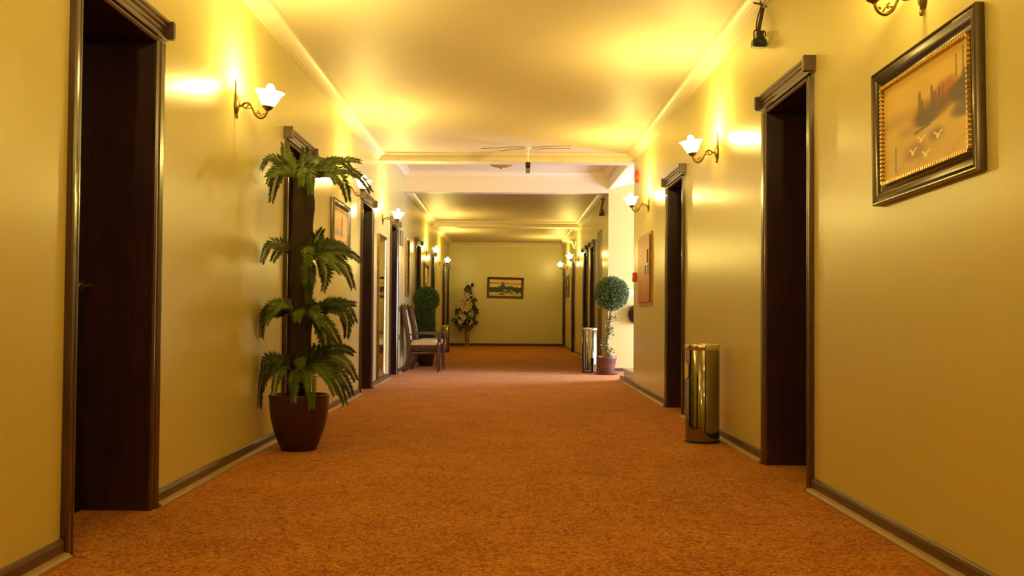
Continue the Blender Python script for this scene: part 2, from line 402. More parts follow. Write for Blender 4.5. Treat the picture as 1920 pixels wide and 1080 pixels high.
# ---------------------------------------------------------------- wall sconces
SC_Z = 2.075
LAMP = bpy.data.lights.new('bulb_light', 'POINT'); LAMP.energy = 54; LAMP.color = WARM; LAMP.shadow_soft_size = .022
def make_sconce():
    t = thing('wall_sconce', '', 'wall lamp', (0, 0, SC_Z), 0, 'brass wall sconces along the corridor')
    bp = MB()   # long leaf-shaped back plate with a spire
    prof = [(-.050, .010), (-.040, .016), (-.025, .024), (0, .030), (.02, .026), (.045, .016), (.07, .011), (.085, .013), (.10, .009), (.115, .010), (.13, .006), (.15, .005), (.168, .002)]
    n0 = len(bp.v)
    for z, r in prof:
        for j in range(9):
            a = math.pi * j / 8 - math.pi / 2
            bp.v.append((.003 + max(0, math.cos(a)) * min(r * .9, .024), math.sin(a) * r, z))
    for i in range(len(prof) - 1):
        for j in range(8):
            a = n0 + i * 9 + j; bp.f.append((a, a + 1, a + 10, a + 9))
        a = n0 + i * 9; bp.f.append((a + 8, a, a + 9, a + 17))
    bp.f.append(tuple(n0 + j for j in range(9))); bp.f.append(tuple(n0 + (len(prof) - 1) * 9 + j for j in reversed(range(9))))
    bp.build('back_plate', M['brass'], t, smooth=True)
    MB().lathe([(1e-6, -.076), (.006, -.074), (.009, -.066), (.0085, -.058), (.005, -.051), (.007, -.046), (1e-6, -.042)], 12, (.012, 0, 0)).build('finial', M['brass'], t, smooth=True)
    ar = MB().tube(smooth_path([(.012, 0, .002), (.030, 0, .001), (.042, 0, .004), (.052, 0, .014), (.066, 0, .019), (.082, 0, .014), (.094, 0, .001), (.102, 0, -.016), (.110, 0, -.034), (.121, 0, -.054), (.145, 0, -.070), (.168, 0, -.063), (.182, 0, -.044), (.187, 0, -.026)], 4), .0072, 8)
    ar.sphere((.030, 0, .001), .010); ar.sphere((.099, 0, -.010), .0085)
    ar.build('arm', M['brass'], t, smooth=True)
    sc_ = MB()
    sc_.tube(smooth_path([(.046, 0, .004), (.052, 0, -.010), (.062, 0, -.013), (.070, 0, -.004), (.078, 0, .004), (.072, 0, .008)], 4), .0042, 6)
    sc_.tube(smooth_path([(.062, 0, -.013), (.075, 0, -.016), (.086, 0, -.012), (.097, 0, -.012)], 4), .0038, 6)
    sc_.build('scroll', M['brass'], t, smooth=True); sc_ = MB()
    sc_.tube(smooth_path([(.118, 0, -.044), (.128, 0, -.040), (.137, 0, -.046), (.140, 0, -.034), (.132, 0, -.028)], 4), .0038, 6)
    sc_.tube(smooth_path([(.132, 0, -.040), (.144, 0, -.042), (.156, 0, -.060)], 4), .0038, 6)
    sc_.sphere((.134, 0, -.028), .005, 8, 6); sc_.sphere((.168, 0, -.047), .006, 8, 6)
    sc_.build('scroll', M['brass'], t, smooth=True)
    T = Matrix.Translation((.187, 0, -.030)) @ Matrix.Rotation(R(7), 4, 'Y')
    MB().lathe([(1e-6, 0), (.008, 0), (.014, .006), (.026, .014), (.033, .024), (.034, .028), (.030, .030), (1e-6, .026)], 20, M4=T).build('cup', M['brass'], t, smooth=True)
    lob = lambda i, a: .007 * max(0, i - 3) / 5 * math.cos(6 * a)
    pr = [(.026, .027), (.036, .033), (.046, .048), (.054, .066), (.062, .084), (.070, .098), (.078, .107), (.085, .112), (.0865, .1135)]
    sh = MB(); full = pr + [(r - .003, z + .001) for r, z in reversed(pr[1:])]
    sh.lathe(pr, 36, M4=T, wave=lob); sh.f = sh.f[:-2]
    so = sh.build('glass_shade', M['shade'], t, smooth=True)
    MB().lathe([(.010, .028), (.013, .050), (.022, .080), (.025, .110), (.025, .136), (.019, .151), (.010, .158), (1e-6, .160)], 16, M4=T).build('bulb', M['bulb'], t, smooth=True)
    l = bpy.data.objects.new('bulb_light', LAMP); COL.objects.link(l); l.parent = t; l.location = T @ Vector((0, 0, .125))
    return t
SC = [(-1, 5.75, 'lit brass wall sconce between the nearest left doorway and the tall palm'),
      (-1, 9.55, 'lit wall sconce half hidden behind the top fronds of the palm'),
      (-1, 12.6, 'lit wall sconce above the tall narrow mirror on the left wall'),
      (-1, 19.5, 'lit wall sconce above the small framed picture on the far left wall'),
      (-1, 23.27, 'lit wall sconce on the far left wall over the distant steel bin'),
      (-1, 2.1, 'wall sconce on the left wall before the nearest doorway'),
      (-1, -1.6, 'wall sconce at the back of the left wall'),
      (1, 3.67, 'brass wall sconce above the large boat painting, cut by the top edge'),
      (1, 7.28, 'lit brass wall sconce on the right wall above the nearest steel bin'),
      (1, 10.81, 'lit wall sconce on the right wall above the red-brown fire cabinet'),
      (1, 21.36, 'lit wall sconce on the far right wall below the white camera bracket'),
      (1, 25.05, 'lit wall sconce on the far right wall nearest the end wall'),
      (1, .1, 'wall sconce at the back of the right wall')]
proto = None
for s, y, lab in SC:
    o = proto = make_sconce() if proto is None else proto
    if s != -1 or y != 5.75: o = copy_tree(proto)
    o.location = (WL if s < 0 else WR, y, SC_Z); o.rotation_euler = (0, 0, 0 if s < 0 else math.pi); o['label'] = lab

# ---------------------------------------------------------------- paintings
def g(x): return np.clip(x, 0, 1)
def sst(a, b, x): t = g((x - a) / (b - a)); return t * t * (3 - 2 * t)
def blend(c, col, m): m = g(m)[..., None]; return c * (1 - m) + np.array(col) * m
def ell(u, v, cu, cv, ru, rv, soft=.3):
    d = np.sqrt(((u - cu) / ru) ** 2 + ((v - cv) / rv) ** 2); return 1 - sst(1 - soft, 1 + soft, d)
def bar(u, v, u0, v0, u1, v1, w, soft=.6):
    du, dv = u1 - u0, v1 - v0; L = du * du + dv * dv
    t = g(((u - u0) * du + (v - v0) * dv) / L); d = np.sqrt((u - u0 - t * du) ** 2 + (v - v0 - t * dv) ** 2)
    return 1 - sst(w * (1 - soft), w * (1 + soft), d)
def wob(u, v, f, s):
    rs = np.random.RandomState(s); a = 0
    for k in range(6): p = rs.rand(4) * 6.28; a = a + np.sin(u * f * (1 + k * .7) * math.cos(p[0]) + v * f * (1 + k * .7) * math.sin(p[0]) * 1.5 + p[1]) / (1 + k * .6)
    return a / 3
def art_harbour(u, v):      # v downwards; hazy harbour with sailing boats and gulls
    c = np.zeros(u.shape + (3,)) + np.array((.64, .50, .16))
    c = blend(c, (.72, .58, .24), ell(u, v, .45, .25, .6, .3, .9) * .7)
    c = blend(c, (.50, .36, .22), ell(u, v, .08, .42, .32, .07, .9) * .55)
    c = blend(c, (.68, .56, .26), sst(.42, .6, v) * .8)
    c = blend(c, (.62, .38, .14), (wob(u, v * 2.5, 22, 3) > .25) * sst(.55, .9, v) * .35)
    c = blend(c, (.38, .20, .08), ell(u, v, .60, .46, .20, .10, .6) * .85)
    c = blend(c, (.45, .17, .05), ell(u, v, .72, .40, .10, .13, .5) * .85)
    c = blend(c, (.48, .22, .07), ell(u, v, .80, .30, .05, .05, .6) * .7)
    for a, t0, b0, w_ in ((.46, .26, .52, .016), (.49, .34, .52, .010), (.60, .26, .50, .014), (.63, .33, .5, .018), (.68, .30, .5, .010), (.72, .28, .5, .008), (.86, .10, .3, .006), (.93, .06, .3, .007)):
        c = blend(c, (.22, .13, .07), bar(u, v, a, t0, a, b0, w_) * .8)
    c = blend(c, (.30, .17, .09), ell(u, v, .47, .47, .035, .07, .6) * .7)
    c = blend(c, (.16, .09, .06), ell(u, v, .54, .55, .13, .045, .35) * .95)
    c = blend(c, (.13, .075, .055), ell(u, v, .92, .43, .15, .11, .35) * .9)
    c = blend(c, (.13, .085, .065), ell(u, v, .98, .34, .07, .09, .4) * .85)
    c = blend(c, (.12, .09, .065), ell(u, v, .95, .60, .14, .075, .4) * .8)
    c = blend(c, (.40, .30, .20), ell(u, v, .33, .57, .12, .05, .8) * .5)
    c = blend(c, (.17, .12, .09), bar(u, v, .40, .625, .57, .60, .014) * .85)
    c = blend(c, (.36, .22, .13), ell(u, v, .64, .72, .08, .06, .6) * .8 + ell(u, v, .40, .80, .12, .08, .7) * .65)
    for a, b in ((.37, .80), (.47, .71), (.66, .74), (.52, .87)):
        c = blend(c, (.90, .82, .62), bar(u, v, a - .035, b - .035, a, b, .008) + bar(u, v, a, b, a + .045, b - .03, .008) + ell(u, v, a, b + .01, .018, .018))
    c = blend(c, (.20, .12, .07), ell(u, v, .66, .47, .13, .075, .6) * .85 + ell(u, v, .50, .50, .11, .055, .5) * .8)
    c = blend(c, (.28, .24, .18), bar(u, v, .155, .68, .155, .93, .010) * .85)
    return c
def art_tall(u, v):         # bright misty seascape with one tall sail
    c = np.zeros(u.shape + (3,)) + np.array((.84, .68, .40))
    c = blend(c, (.80, .42, .20), ell(u, v, .30, .55, .35, .25, .9) * .7)
    c = blend(c, (.36, .40, .42), ell(u, v, .25, .72, .45, .10, .9) * .7)
    c = blend(c, (.35, .20, .09), bar(u, v, .62, .22, .60, .8, .05) * .75)
    c = blend(c, (.30, .17, .08), bar(u, v, .62, .12, .62, .5, .015))
    c = blend(c, (.78, .58, .22), sst(.74, .9, v) * .85)
    c = blend(c, (.40, .28, .10), (wob(u, v, 18, 5) > .3) * sst(.7, .8, v) * .6)
    return c
def art_lake(u, v):         # wide lake view: dark treeline, small house, pale sky and water
    c = np.zeros(u.shape + (3,)) + np.array((.72, .60, .26))
    c = blend(c, (.78, .50, .20), ell(u, v, .65, .10, .4, .09, .9) * .7)
    c = blend(c, (.14, .12, .045), (np.abs(v - .22 - .05 * u) < .025 + .01 * wob(u, v, 14, 2)) * .8)
    c = blend(c, (.74, .68, .36), ell(u, v, .2, .36, .3, .06, .9) * .6)
    top = .48 + .02 * wob(u, v * 0, 40, 4) - .14 * np.exp(-((u - .64) / .12) ** 2) * .6
    c = blend(c, (.07, .085, .06), (v > top) * (v < .78 + .02 * wob(u, v * 0, 30, 6)))
    c = blend(c, (.05, .11, .05), ell(u, v, .66, .52, .16, .10, .5) * .9)
    for a, t0, w_ in ((.42, .18, .05), (.37, .35, .035), (.47, .33, .04), (.30, .38, .02), (.87, .42, .03)): c = blend(c, (.09, .07, .05), ell(u, v, a, (t0 + .6) / 2, w_, (.6 - t0) / 2, .5) * .9)
    c = blend(c, (.62, .54, .28), ell(u, v, .50, .67, .08, .035, .4) + bar(u, v, .66, .66, .84, .82, .03) * .8)
    c = blend(c, (.30, .11, .07), ell(u, v, .49, .59, .05, .03, .4))
    c = blend(c, (.66, .54, .20), sst(.78, .82, v))
    c = blend(c, (.15, .10, .06), ell(u, v, .40, .88, .09, .05, .5) + ell(u, v, .55, .82, .04, .03, .5) + ell(u, v, .80, .90, .03, .02) + ell(u, v, .88, .82, .03, .05) + ell(u, v, .70, .84, .05, .03))
    return c
def canvas(name, w, h, nx, ny, fn, parent, x=0.):
    """painted board in local yz, viewed from +x; left edge (viewer) at -y"""
    us, vs = np.meshgrid(np.linspace(0, 1, nx), np.linspace(0, 1, ny)); col = np.clip(fn(us, vs) * 1.18, 0, 1) ** 1.6
    mb = MB(); 
    for j in range(ny):
        for i in range(nx): mb.v.append((x, (us[j, i] - .5) * w, (.5 - vs[j, i]) * h))
    for j in range(ny - 1):
        for i in range(nx - 1): a = j * nx + i; mb.f.append((a, a + nx, a + nx + 1, a + 1))
    k = len(mb.v); mb.box(x - .006, x - .001, -w / 2, w / 2, -h / 2, h / 2)
    o = mb.build(name, M['canvas'], parent, recalc=False)
    at = o.data.color_attributes.new('Col', 'FLOAT_COLOR', 'POINT')
    arr = np.ones((len(mb.v), 4)); arr[:, :3] = .2; arr[:k, :3] = col.reshape(-1, 3); at.data.foreach_set('color', arr.ravel())
    return o
def frame_ring(prof, w, h):
    """prof: (inset from outer edge, out) ; mitred ring"""
    mb = MB(); k = len(prof)
    for (sy, sz) in ((-1, -1), (1, -1), (1, 1), (-1, 1)):
        for a, o in prof: mb.v.append((o, sy * (w / 2 - a), sz * (h / 2 - a)))
    for c in range(4):
        for i in range(k):
            j = (i + 1) % k; d = (c + 1) % 4
            mb.f.append((c * k + i, c * k + j, d * k + j, d * k + i))
    return mb
def picture(name, label, cat, loc, rz, w, h, fw, dep, fn, fm, nx, ny, beads=0, bm=None, tilt=0, lean=0, group=None):
    t = thing(name, label, cat, loc, rz, group); t.rotation_euler = (tilt, lean, rz)
    if beads is None: prof = [(0, 0), (0, dep * .7), (fw * .2, dep), (fw * .8, dep * .8), (fw, dep * .5), (fw, 0)]
    else: prof = [(0, 0), (0, dep * .85), (fw * .05, dep), (fw * .10, dep), (fw * .14, dep * .86), (fw * .24, dep * .98), (fw * .36, dep * .86), (fw * .55, dep * .52), (fw * .72, dep * .28), (fw * .80, dep * .24), (fw * .82, dep * .40), (fw * .85, dep * .40), (fw * .86, dep * .25), (fw, dep * .24), (fw, 0)]
    frame_ring(prof, w, h).build('frame', fm, t, smooth=True)
    if beads:
        b = MB(); iw, ih = w / 2 - fw * .93, h / 2 - fw * .93; st = fw * .20
        for s in (-1, 1):
            n = int(2 * iw / st)
            for k in range(n): y = -iw + (k + .5) * 2 * iw / n; b.box(dep * .26, dep * .75, y - st * .30, y + st * .30, s * ih - fw * .07, s * ih + fw * .07)
            n = int(2 * ih / st)
            for k in range(n): z = -ih + (k + .5) * 2 * ih / n; b.box(dep * .26, dep * .75, s * iw - fw * .07, s * iw + fw * .07, z - st * .30, z + st * .30)
        b.build('beading', M['goldbead'], t)
    if fn == 'mirror': MB().box(.002, dep * .4, -w / 2 + fw * .9, w / 2 - fw * .9, -h / 2 + fw * .9, h / 2 - fw * .9).build('mirror_glass', M['mirror'], t)
    else: canvas('canvas', w - 1.9 * fw, h - 1.9 * fw, nx, ny, fn, t, dep * .27)
    return t
# rz: left wall 0 with viewer-left = near (-y); right wall pi -> viewer-left = far; end wall faces -y
picture('framed_painting', 'large harbour painting with boats in a pewter frame on the near right wall', 'painting', (WR - .002, 3.66, 1.622), math.pi, .92, .55, .085, .034, art_harbour, M['pewter'], 220, 120, beads=1, tilt=R(1.3), group='framed pictures on the walls')
picture('framed_painting', 'framed painting of a tall sail on the left wall behind the palm', 'painting', (WL + .002, 9.375, 1.69), 0, .93, .46, .085, .034, art_tall, M['pewter'], 120, 60, beads=1, group='framed pictures on the walls')
picture('framed_painting', 'small framed picture on the far left wall above the clipped bush', 'painting', (WL + .002, 19.4, 1.62), 0, .9, .44, .08, .03, art_tall, M['pewter'], 60, 40, beads=0, group='framed pictures on the walls')
picture('framed_painting', 'wide lake landscape in a dark red frame on the end wall', 'painting', (-.028, YEND - .002, 1.60), -math.pi / 2, 1.0, .575, .062, .035, art_lake, M['framewood'], 140, 80, beads=None, tilt=0, lean=0, group='framed pictures on the walls').rotation_euler = Matrix(Matrix.Rotation(-math.pi / 2, 3, 'Z') @ Matrix.Rotation(R(-1.2), 3, 'X')).to_euler()
picture('framed_painting', 'small dark framed picture on the far right wall below the last sconce', 'painting', (WR - .002, 24.9, 1.58), math.pi, .9, .54, .09, .03, art_lake, M['pewter'], 60, 40, beads=0, group='framed pictures on the walls')
picture('wall_mirror', 'tall narrow mirror reaching down to the baseboard on the left wall', 'mirror', (WL + .002, 12.53, .965), 0, .73, 1.78, .055, .03, 'mirror', M['brass'], 2, 2, beads=0, group='mirrors on the left wall')
picture('wall_mirror', 'shorter wall mirror hanging above the chairs', 'mirror', (WL + .002, 15.73, 1.60), 0, .46, .92, .07, .03, 'mirror', M['brass'], 2, 2, beads=0, group='mirrors on the left wall')
t = thing('wall_notice', 'small grey framed notice high on the left wall above the chairs', 'sign', (WL, 14.88, 2.0), 0)
frame_ring([(0, 0), (0, .015), (.015, .015), (.015, 0)], .30, .22).build('frame', M['greyplastic'], t); MB().box(.001, .008, -.14, .14, -.1, .1).build('panel', M['sign'], t)
for z, lab, nm, cat in ((.94, 'grey switch plate on the left wall just left of the chair backs', 'light_switch', 'switch'), (.52, 'low grey socket plate on the left wall behind the nearest chair', 'wall_socket', 'socket')):
    t = thing(nm, lab, cat, (WL, 14.72, z), 0)
    MB().box(0, .010, -.042, .042, -.042, .042).build('plate', M['greyplastic'], t, bevel=.003); MB().box(.010, .015, -.02, .02, -.028, .028).build('rocker', M['greyplastic'], t)

# ---------------------------------------------------------------- fire cabinet, alarm gear
t = thing('fire_cabinet', 'red-brown fire cabinet on the right wall before the stair opening', 'cabinet', (WR, 11.02, 1.38), math.pi)
fr = frame_ring([(0, 0), (0, .016), (.05, .016), (.05, 0)], 0.96, .80); fr.build('frame', M['cabframe'], t, bevel=.002)
MB().box(.0, .020, -.44, .43, -.35, .36).build('body', M['cabinetside'], t)
dr = MB().box(.020, .034, -.44, .45, -.36, .365).build('door', M['cabinet'], t, bevel=.003)
for k in range(3): MB().box(.034, .038, .13 + .10 * k, .20 + .10 * k, -.06, .04).build('label_plate', M['black'] if k != 1 else M['sign'], dr)
MB().tube([(.034, .40, .06), (.046, .40, .06), (.046, .40, .20), (.034, .40, .20)], .006, 8).build('handle', M['black'], dr)
t = thing('fire_call_point', 'small red fire call point on the right wall beside the cabinet', 'alarm button', (WR, 11.86, 1.33), math.pi)
MB().box(-.004, .045, -.055, .055, -.055, .055).build('housing', M['red'], t, bevel=.006); MB().box(.045, .049, -.03, .03, -.03, .03).build('push_panel', M['white'], t)
t = thing('alarm_siren', 'orange-red alarm siren high on the right wall at the stair opening', 'alarm siren', (WR, 11.77, 2.525), math.pi)
sr = MB().lathe([(.060, 0), (.062, .020), (.055, .032), (.040, .040), (1e-6, .042)], 24, c=(-.004, 0, 0), M4=Matrix.Rotation(R(90), 4, 'Y') @ Matrix.Diagonal((1.25, 1, 1, 1))).build('housing', M['red'], t, smooth=True)
MB().lathe([(.016, 0), (.018, .020), (1e-6, .028)], 12, (.040, 0, -.035), M4=Matrix.Rotation(R(90), 4, 'Y')).build('lens', M['white'], t, smooth=True)

# alcove wall fittings
t = thing('wall_fixture', 'dark rounded fixture with brown upper band on the pale alcove wall', 'wall fixture', (1.97, YB2, .885), 0)
Mx = Matrix.Rotation(R(90), 4, 'X')
MB().lathe([(.112, 0), (.118, .03), (.108, .075), (.07, .10), (1e-6, .108)], 28, M4=Matrix.Diagonal((1, 1, 1.18, 1)) @ Mx).build('cover', M['black'], t, smooth=True)
b = MB(); n = 20
for i in range(n + 1):
    a = R(32 + 116 * i / n)
    for r, yy in ((.119, -.012), (.124, -.055), (.085, -.100)): b.v.append((r * math.cos(a), yy, r * 1.18 * math.sin(a)))
for i in range(n):
    for k in range(2): q = i * 3 + k; b.f.append((q, q + 1, q + 4, q + 3))
b.build('band', M['chairwood'], t, smooth=True)
t = thing('light_switch', 'white light switch plate on the pale alcove wall', 'switch', (1.90, YB2, 1.215), 0)
MB().box(-.042, .042, -.010, 0, -.045, .045).build('plate', M['white'], t, bevel=.003); MB().box(-.02, .02, -.014, -.010, -.028, .028).build('rocker', M['white'], t)

# ceiling bowl lamp in the cross hall
t = thing('ceiling_light', 'unlit amber glass bowl light on the cross hall ceiling', 'ceiling light', (-.085, 13.6, HB), 0)
MB().lathe([(.06, 0), (.065, -.02), (.03, -.03), (.012, -.035)], 20).build('canopy', M['brass'], t, smooth=True)
MB().lathe([(.205, -.065), (.20, -.080), (.18, -.110), (.145, -.136), (.10, -.154), (.05, -.163), (1e-6, -.165)], 32).build('glass_bowl', M['amber'], t, smooth=True)
MB().lathe([(.012, -.160), (.022, -.168), (.018, -.176), (.010, -.184), (1e-6, -.19)], 14).build('finial', M['gold'], t, smooth=True)
MB().tube([(0, 0, -.03), (0, 0, -.16)], .006, 8).build('rod', M['brass'], t)

# ---------------------------------------------------------------- cameras with cables
def cable(pts, r=.003, n=5): return smooth_path(pts, n), r
t = thing('ceiling_camera', 'small camera hanging on a white stem below the ceiling before the beam', 'camera', (.242, 11.6, HC), 0)
m_ = MB().lathe([(.045, 0), (.045, -.012), (.012, -.02), (.010, -.14), (.014, -.15), (.014, -.165), (1e-6, -.17)], 16); m_.build('stem', M['white'], t, smooth=True)
MB().tube([(-.028, 0, -.155), (-.032, 0, -.175), (0, 0, -.18), (.032, 0, -.175), (.028, 0, -.155)], .006, 8).build('clamp', M['white'], t, smooth=True)
bd = MB().box(-.029, .029, -.05, .05, -.240, -.178).build('body', M['black'], t, bevel=.008)
MB().lathe([(.022, 0), (.020, .012), (.014, .012), (1e-6, .008)], 18, (0, -.05, -.209), M4=Matrix.Rotation(R(90), 4, 'X')).build('lens', M['lens'], bd, smooth=True)
MB().box(-.026, .026, -.035, .035, -.298, -.246).build('battery_box', M['greyplastic'], t, bevel=.006)
cb = MB()
for pts in ([(0, 0, -.004), (-.12, -.05, -.006), (-.30, .02, -.003), (-.55, .10, -.003)], [(0, 0, -.004), (-.10, .10, -.008), (-.22, .18, -.004), (-.34, .30, -.004)], [(0, 0, -.004), (.12, -.06, -.006), (.26, -.10, -.003), (.5, -.16, -.003)], [(0, 0, -.004), (.10, .12, -.008), (.20, .06, -.004), (.5, .03, -.003)]):
    cb.tube(smooth_path(pts, 6), .0035, 6)
cb.build('cable', M['shoe'], t)
def wall_cam(label, y, z, s):
    t = thing('hanging_camera', label, 'camera', (WR, y, z), math.pi, 'dark cameras hanging by cables on the right wall')
    MB().tube([(.002, 0, .13), (.012, 0, .13)], .02, 12).build('wall_plate', M['cable'], t)
    MB().tube([(.012, 0, .125), (.080, 0, .138)], .006, 8).build('rod', M['black'], t)
    MB().tube([(.02, -.012, .11), (.05, -.010, -.05)], [.012, .010], 10).build('bracket', M['cable'], t, smooth=True)
    w_ = MB(); kx = .62
    for pts in ([(.01, .0, .26), (.05, .02, .22), (.065, .01, .16), (.055, 0, .12)], [(.05, .01, .12), (.06, .02, .04), (.07, .01, -.03), (.08, 0, -.06)], [(.05, 0, .12), (.09, .01, .05), (.10, 0, -.02), (.075, -.01, -.05)],
                [(.07, 0, -.03), (.115, 0, -.03), (.125, 0, -.06), (.115, 0, -.09)], [(.05, 0, -.04), (.02, 0, -.035), (.012, 0, -.06), (.03, 0, -.075), (.05, 0, -.06)], [(.06, -.01, -.02), (.09, .02, -.05), (.06, .03, -.07), (.05, -.02, -.05)]):
        w_.tube(smooth_path([(q[0] * kx, q[1], q[2]) for q in pts], 5), .0045, 6)
    w_.build('cable', M['cable'], t, smooth=True)
    MB().box(.022, .065, -.03, .03, -.085, -.035).build('mount', M['black'], t, bevel=.008)
    b_ = MB().box(.006, .090, -.03, .035, -.135, -.085).build('body', M['black'], t, bevel=.010)
    MB().lathe([(.018, 0), (.016, .012), (1e-6, .009)], 14, (.06, .035, -.11), M4=Matrix.Rotation(R(-90), 4, 'X')).build('lens', M['lens'], b_, smooth=True)
    return t
wall_cam('dark camera with tangled cables high on the near right wall above the doorway', 5.92, 2.62, 1)
t2 = wall_cam('dark camera with looped cables high on the far right wall at the cross beam', 15.75, 2.58, 1)
t = thing('security_camera', 'white bracket camera high on the far right wall above a lit sconce', 'camera', (WR, 22.3, 2.47), math.pi)
MB().box(-.004, .02, -.04, .04, -.06, .05).build('wall_plate', M['white'], t, bevel=.005)
MB().tube(smooth_path([(.02, 0, -.12), (.05, 0, -.05), (.09, 0, .02)], 4), .022, 10).build('bracket', M['white'], t, smooth=True)
MB().tube([(.06, .03, .02), (.30, -.03, .09)], .036, 12).build('body', M['white'], t, smooth=True)
MB().tube([(.05, .03, .045), (.10, .02, .06)], .02, 10).build('sensor', M['black'], t, smooth=True)

# ---------------------------------------------------------------- steel bins
def make_bin():
    t = thing('pedal_bin', '', 'bin', (0, 0, 0), 0, 'polished steel bins along the corridor')
    r = .118
    MB().lathe([(r, .012), (r, .64), (r - .004, .645)], 40).build('body', M['steel'], t, smooth=True)
    MB().lathe([(r + .002, 0), (r + .004, .004), (r + .004, .016), (r, .02)], 40).build('base_ring', M['black'], t, smooth=True)
    MB().lathe([(r + .001, .640), (r + .004, .648), (r + .005, .668), (r + .001, .678), (r - .014, .680), (r - .02, .672), (1e-6, .660)], 40).build('rim', M['steelrim'], t, smooth=True)
    b = MB(); n = 14   # pale curved plate over the side slot
    for i in range(n + 1):
        a = R(-38 + 76 * i / n); cr = min(i, n - i); zz = [.555, .435] if cr >= 2 else [.555 - .012 * (2 - cr), .435 + .012 * (2 - cr)]
        for z in zz: b.v.append((-(r + .004) * math.cos(a), (r + .004) * math.sin(a), z))
    for i in range(n): q = i * 2; b.f.append((q, q + 1, q + 3, q + 2))
    b.build('slot_plate', M['fabric'], t)
    return t
b0 = make_bin(); b0.location = (1.372, 6.95, 0); b0.rotation_euler.z = R(-10); b0['label'] = 'tall polished steel bin on the near right wall between two doorways'
b1 = copy_tree(b0); b1.location = (1.27, 15.1, 0); b1['label'] = 'polished steel bin standing just left of the round topiary'
b2 = copy_tree(b0); b2.location = (-1.385, 22.7, 0); b2.scale = (.88, .88, .9); b2['label'] = 'distant steel bin on the left beyond the clipped bush'

# ---------------------------------------------------------------- palm
PY = 6.42; PX = -1.325
S = PY / F
def px2w(px, py, dy=0.):           # near-frontal placement used only to read off sizes from the photograph
    Y = PY + dy; x, y = px - 960, py - 540
    return Vector(((px - VX - (py - VY) * -RHO) * Y / F, Y, HCAM - (py - VY + (px - VX) * -RHO) * Y / F))
palm = thing('potted_palm', 'tall artificial palm with four frond tiers in a maroon pot by the left wall', 'potted plant', (PX, PY, 0), 0)
MB().lathe([(.105, 0), (.112, .004), (.135, .06), (.160, .13), (.178, .20), (.187, .27), (.190, .325), (.193, .345), (.190, .356), (.178, .356), (.172, .34), (.168, .30), (1e-6, .30)], 40).build('pot', M['pot'], palm, smooth=True)
MB().lathe([(.170, .30), (.165, .318), (.10, .335), (1e-6, .34)], 28, wave=lambda i, a: .03 * math.sin(5 * a + i)).build('soil', M['soil'], palm, smooth=True)
tp = [(-.005, 0, .30), (.0, 0, .6), (.01, 0, .9), (.0, 0, 1.2), (.01, .005, 1.5), (.012, 0, 1.74)]
tr = MB(); tr.tube(smooth_path(tp, 6), [.070 + .004 * math.sin(k * 1.3) for k in range(31)], 16)
tr.build('trunk', M['trunk'], palm, smooth=True)
TIERS = [
 ((568, 338), [(481, 316, -.10, 515, 296), (508, 378, -.06, 530, 318), (531, 268, .0, 545, 310), (570, 277, -.03, 572, 310), (674, 302, .04, 622, 303), (694, 358, -.02, 645, 318), (652, 376, -.08, 625, 325),
   (581, 362, -.26, 578, 315), (610, 300, .30, 590, 300), (660, 320, .20, 620, 300), (500, 345, .05, 530, 310), (540, 300, .22, 556, 312)]),
 ((572, 485), [(481, 492, -.06, 515, 456), (604, 430, .0, 588, 455), (572, 437, -.03, 571, 460), (678, 492, .0, 630, 468), (662, 540, -.06, 630, 488), (606, 545, .0, 606, 505), (579, 568, -.10, 578, 510), (632, 455, .12, 600, 458),
   (525, 470, .15, 548, 468), (556, 440, .02, 560, 465), (655, 475, .22, 620, 458), (640, 512, -.2, 605, 480)]),
 ((566, 592), [(475, 602, .0, 512, 576), (488, 632, -.06, 505, 590), (500, 606, -.24, 530, 568), (666, 570, .04, 620, 572), (666, 604, .0, 628, 565), (650, 632, -.05, 635, 582), (640, 652, -.10, 606, 605), (612, 668, .0, 604, 625),
   (603, 612, -.26, 585, 580), (538, 565, .05, 550, 575), (640, 585, .24, 600, 572), (520, 590, .20, 545, 572), (590, 566, -.05, 580, 575)]),
 ((560, 695), [(476, 712, -.02, 504, 672), (478, 762, -.08, 500, 700), (502, 672, .04, 530, 680), (663, 662, .04, 618, 655), (668, 712, .0, 624, 668), (660, 740, -.06, 622, 690), (648, 756, -.12, 612, 692), (586, 764, -.24, 578, 700),
   (552, 752, -.24, 554, 700), (630, 740, -.22, 600, 690), (600, 655, .18, 582, 672), (594, 648, -.03, 584, 672), (515, 735, -.2, 530, 690), (640, 690, .22, 605, 672), (545, 665, .1, 552, 680)])]
def frond(base, ctl, tip, m, seed, wmax=.066):
    rnd = random.Random(seed); mb = MB()
    pts = bez(base, ctl, tip, 12)
    L = sum((pts[i + 1] - pts[i]).length for i in range(12))
    mb.tube(pts, [.0052 * (1 - .75 * i / 12) for i in range(13)], 5)
    nrm0 = Vector((rnd.uniform(-.3, .3), -.75 + rnd.uniform(-.3, .3), .65)).normalized()
    n = max(26, int(L / .0058))
    for i in range(n):
        t = .10 + .90 * (i + .5) / n; k = min(11, int(t * 12)); f = t * 12 - k
        p = pts[k].lerp(pts[k + 1], f); T = (pts[k + 1] - pts[k]).normalized()
        side = T.cross(nrm0); side = side.normalized() if side.length > .05 else Vector((0, 0, 1)); N = side.cross(T).normalized()
        ln = wmax * (min(1, (t + .05) * 3.2)) * (1 - .55 * max(0, t - .55) / .45) * rnd.uniform(.85, 1.1)
        for s in (-1, 1):
            fwd = .42 + .5 * t
            d = (side * s + T * fwd + N * rnd.uniform(-.05, .28)).normalized(); w2 = T * .0064
            e = p + d * ln - N * ln * .18; mid = p + d * ln * .5
            mb.quad(p - w2 * .7, mid - w2, e, mid + w2)
            mb.v[-4:] = [tuple(Vector(q)) for q in mb.v[-4:]]
    return mb
sd = 0
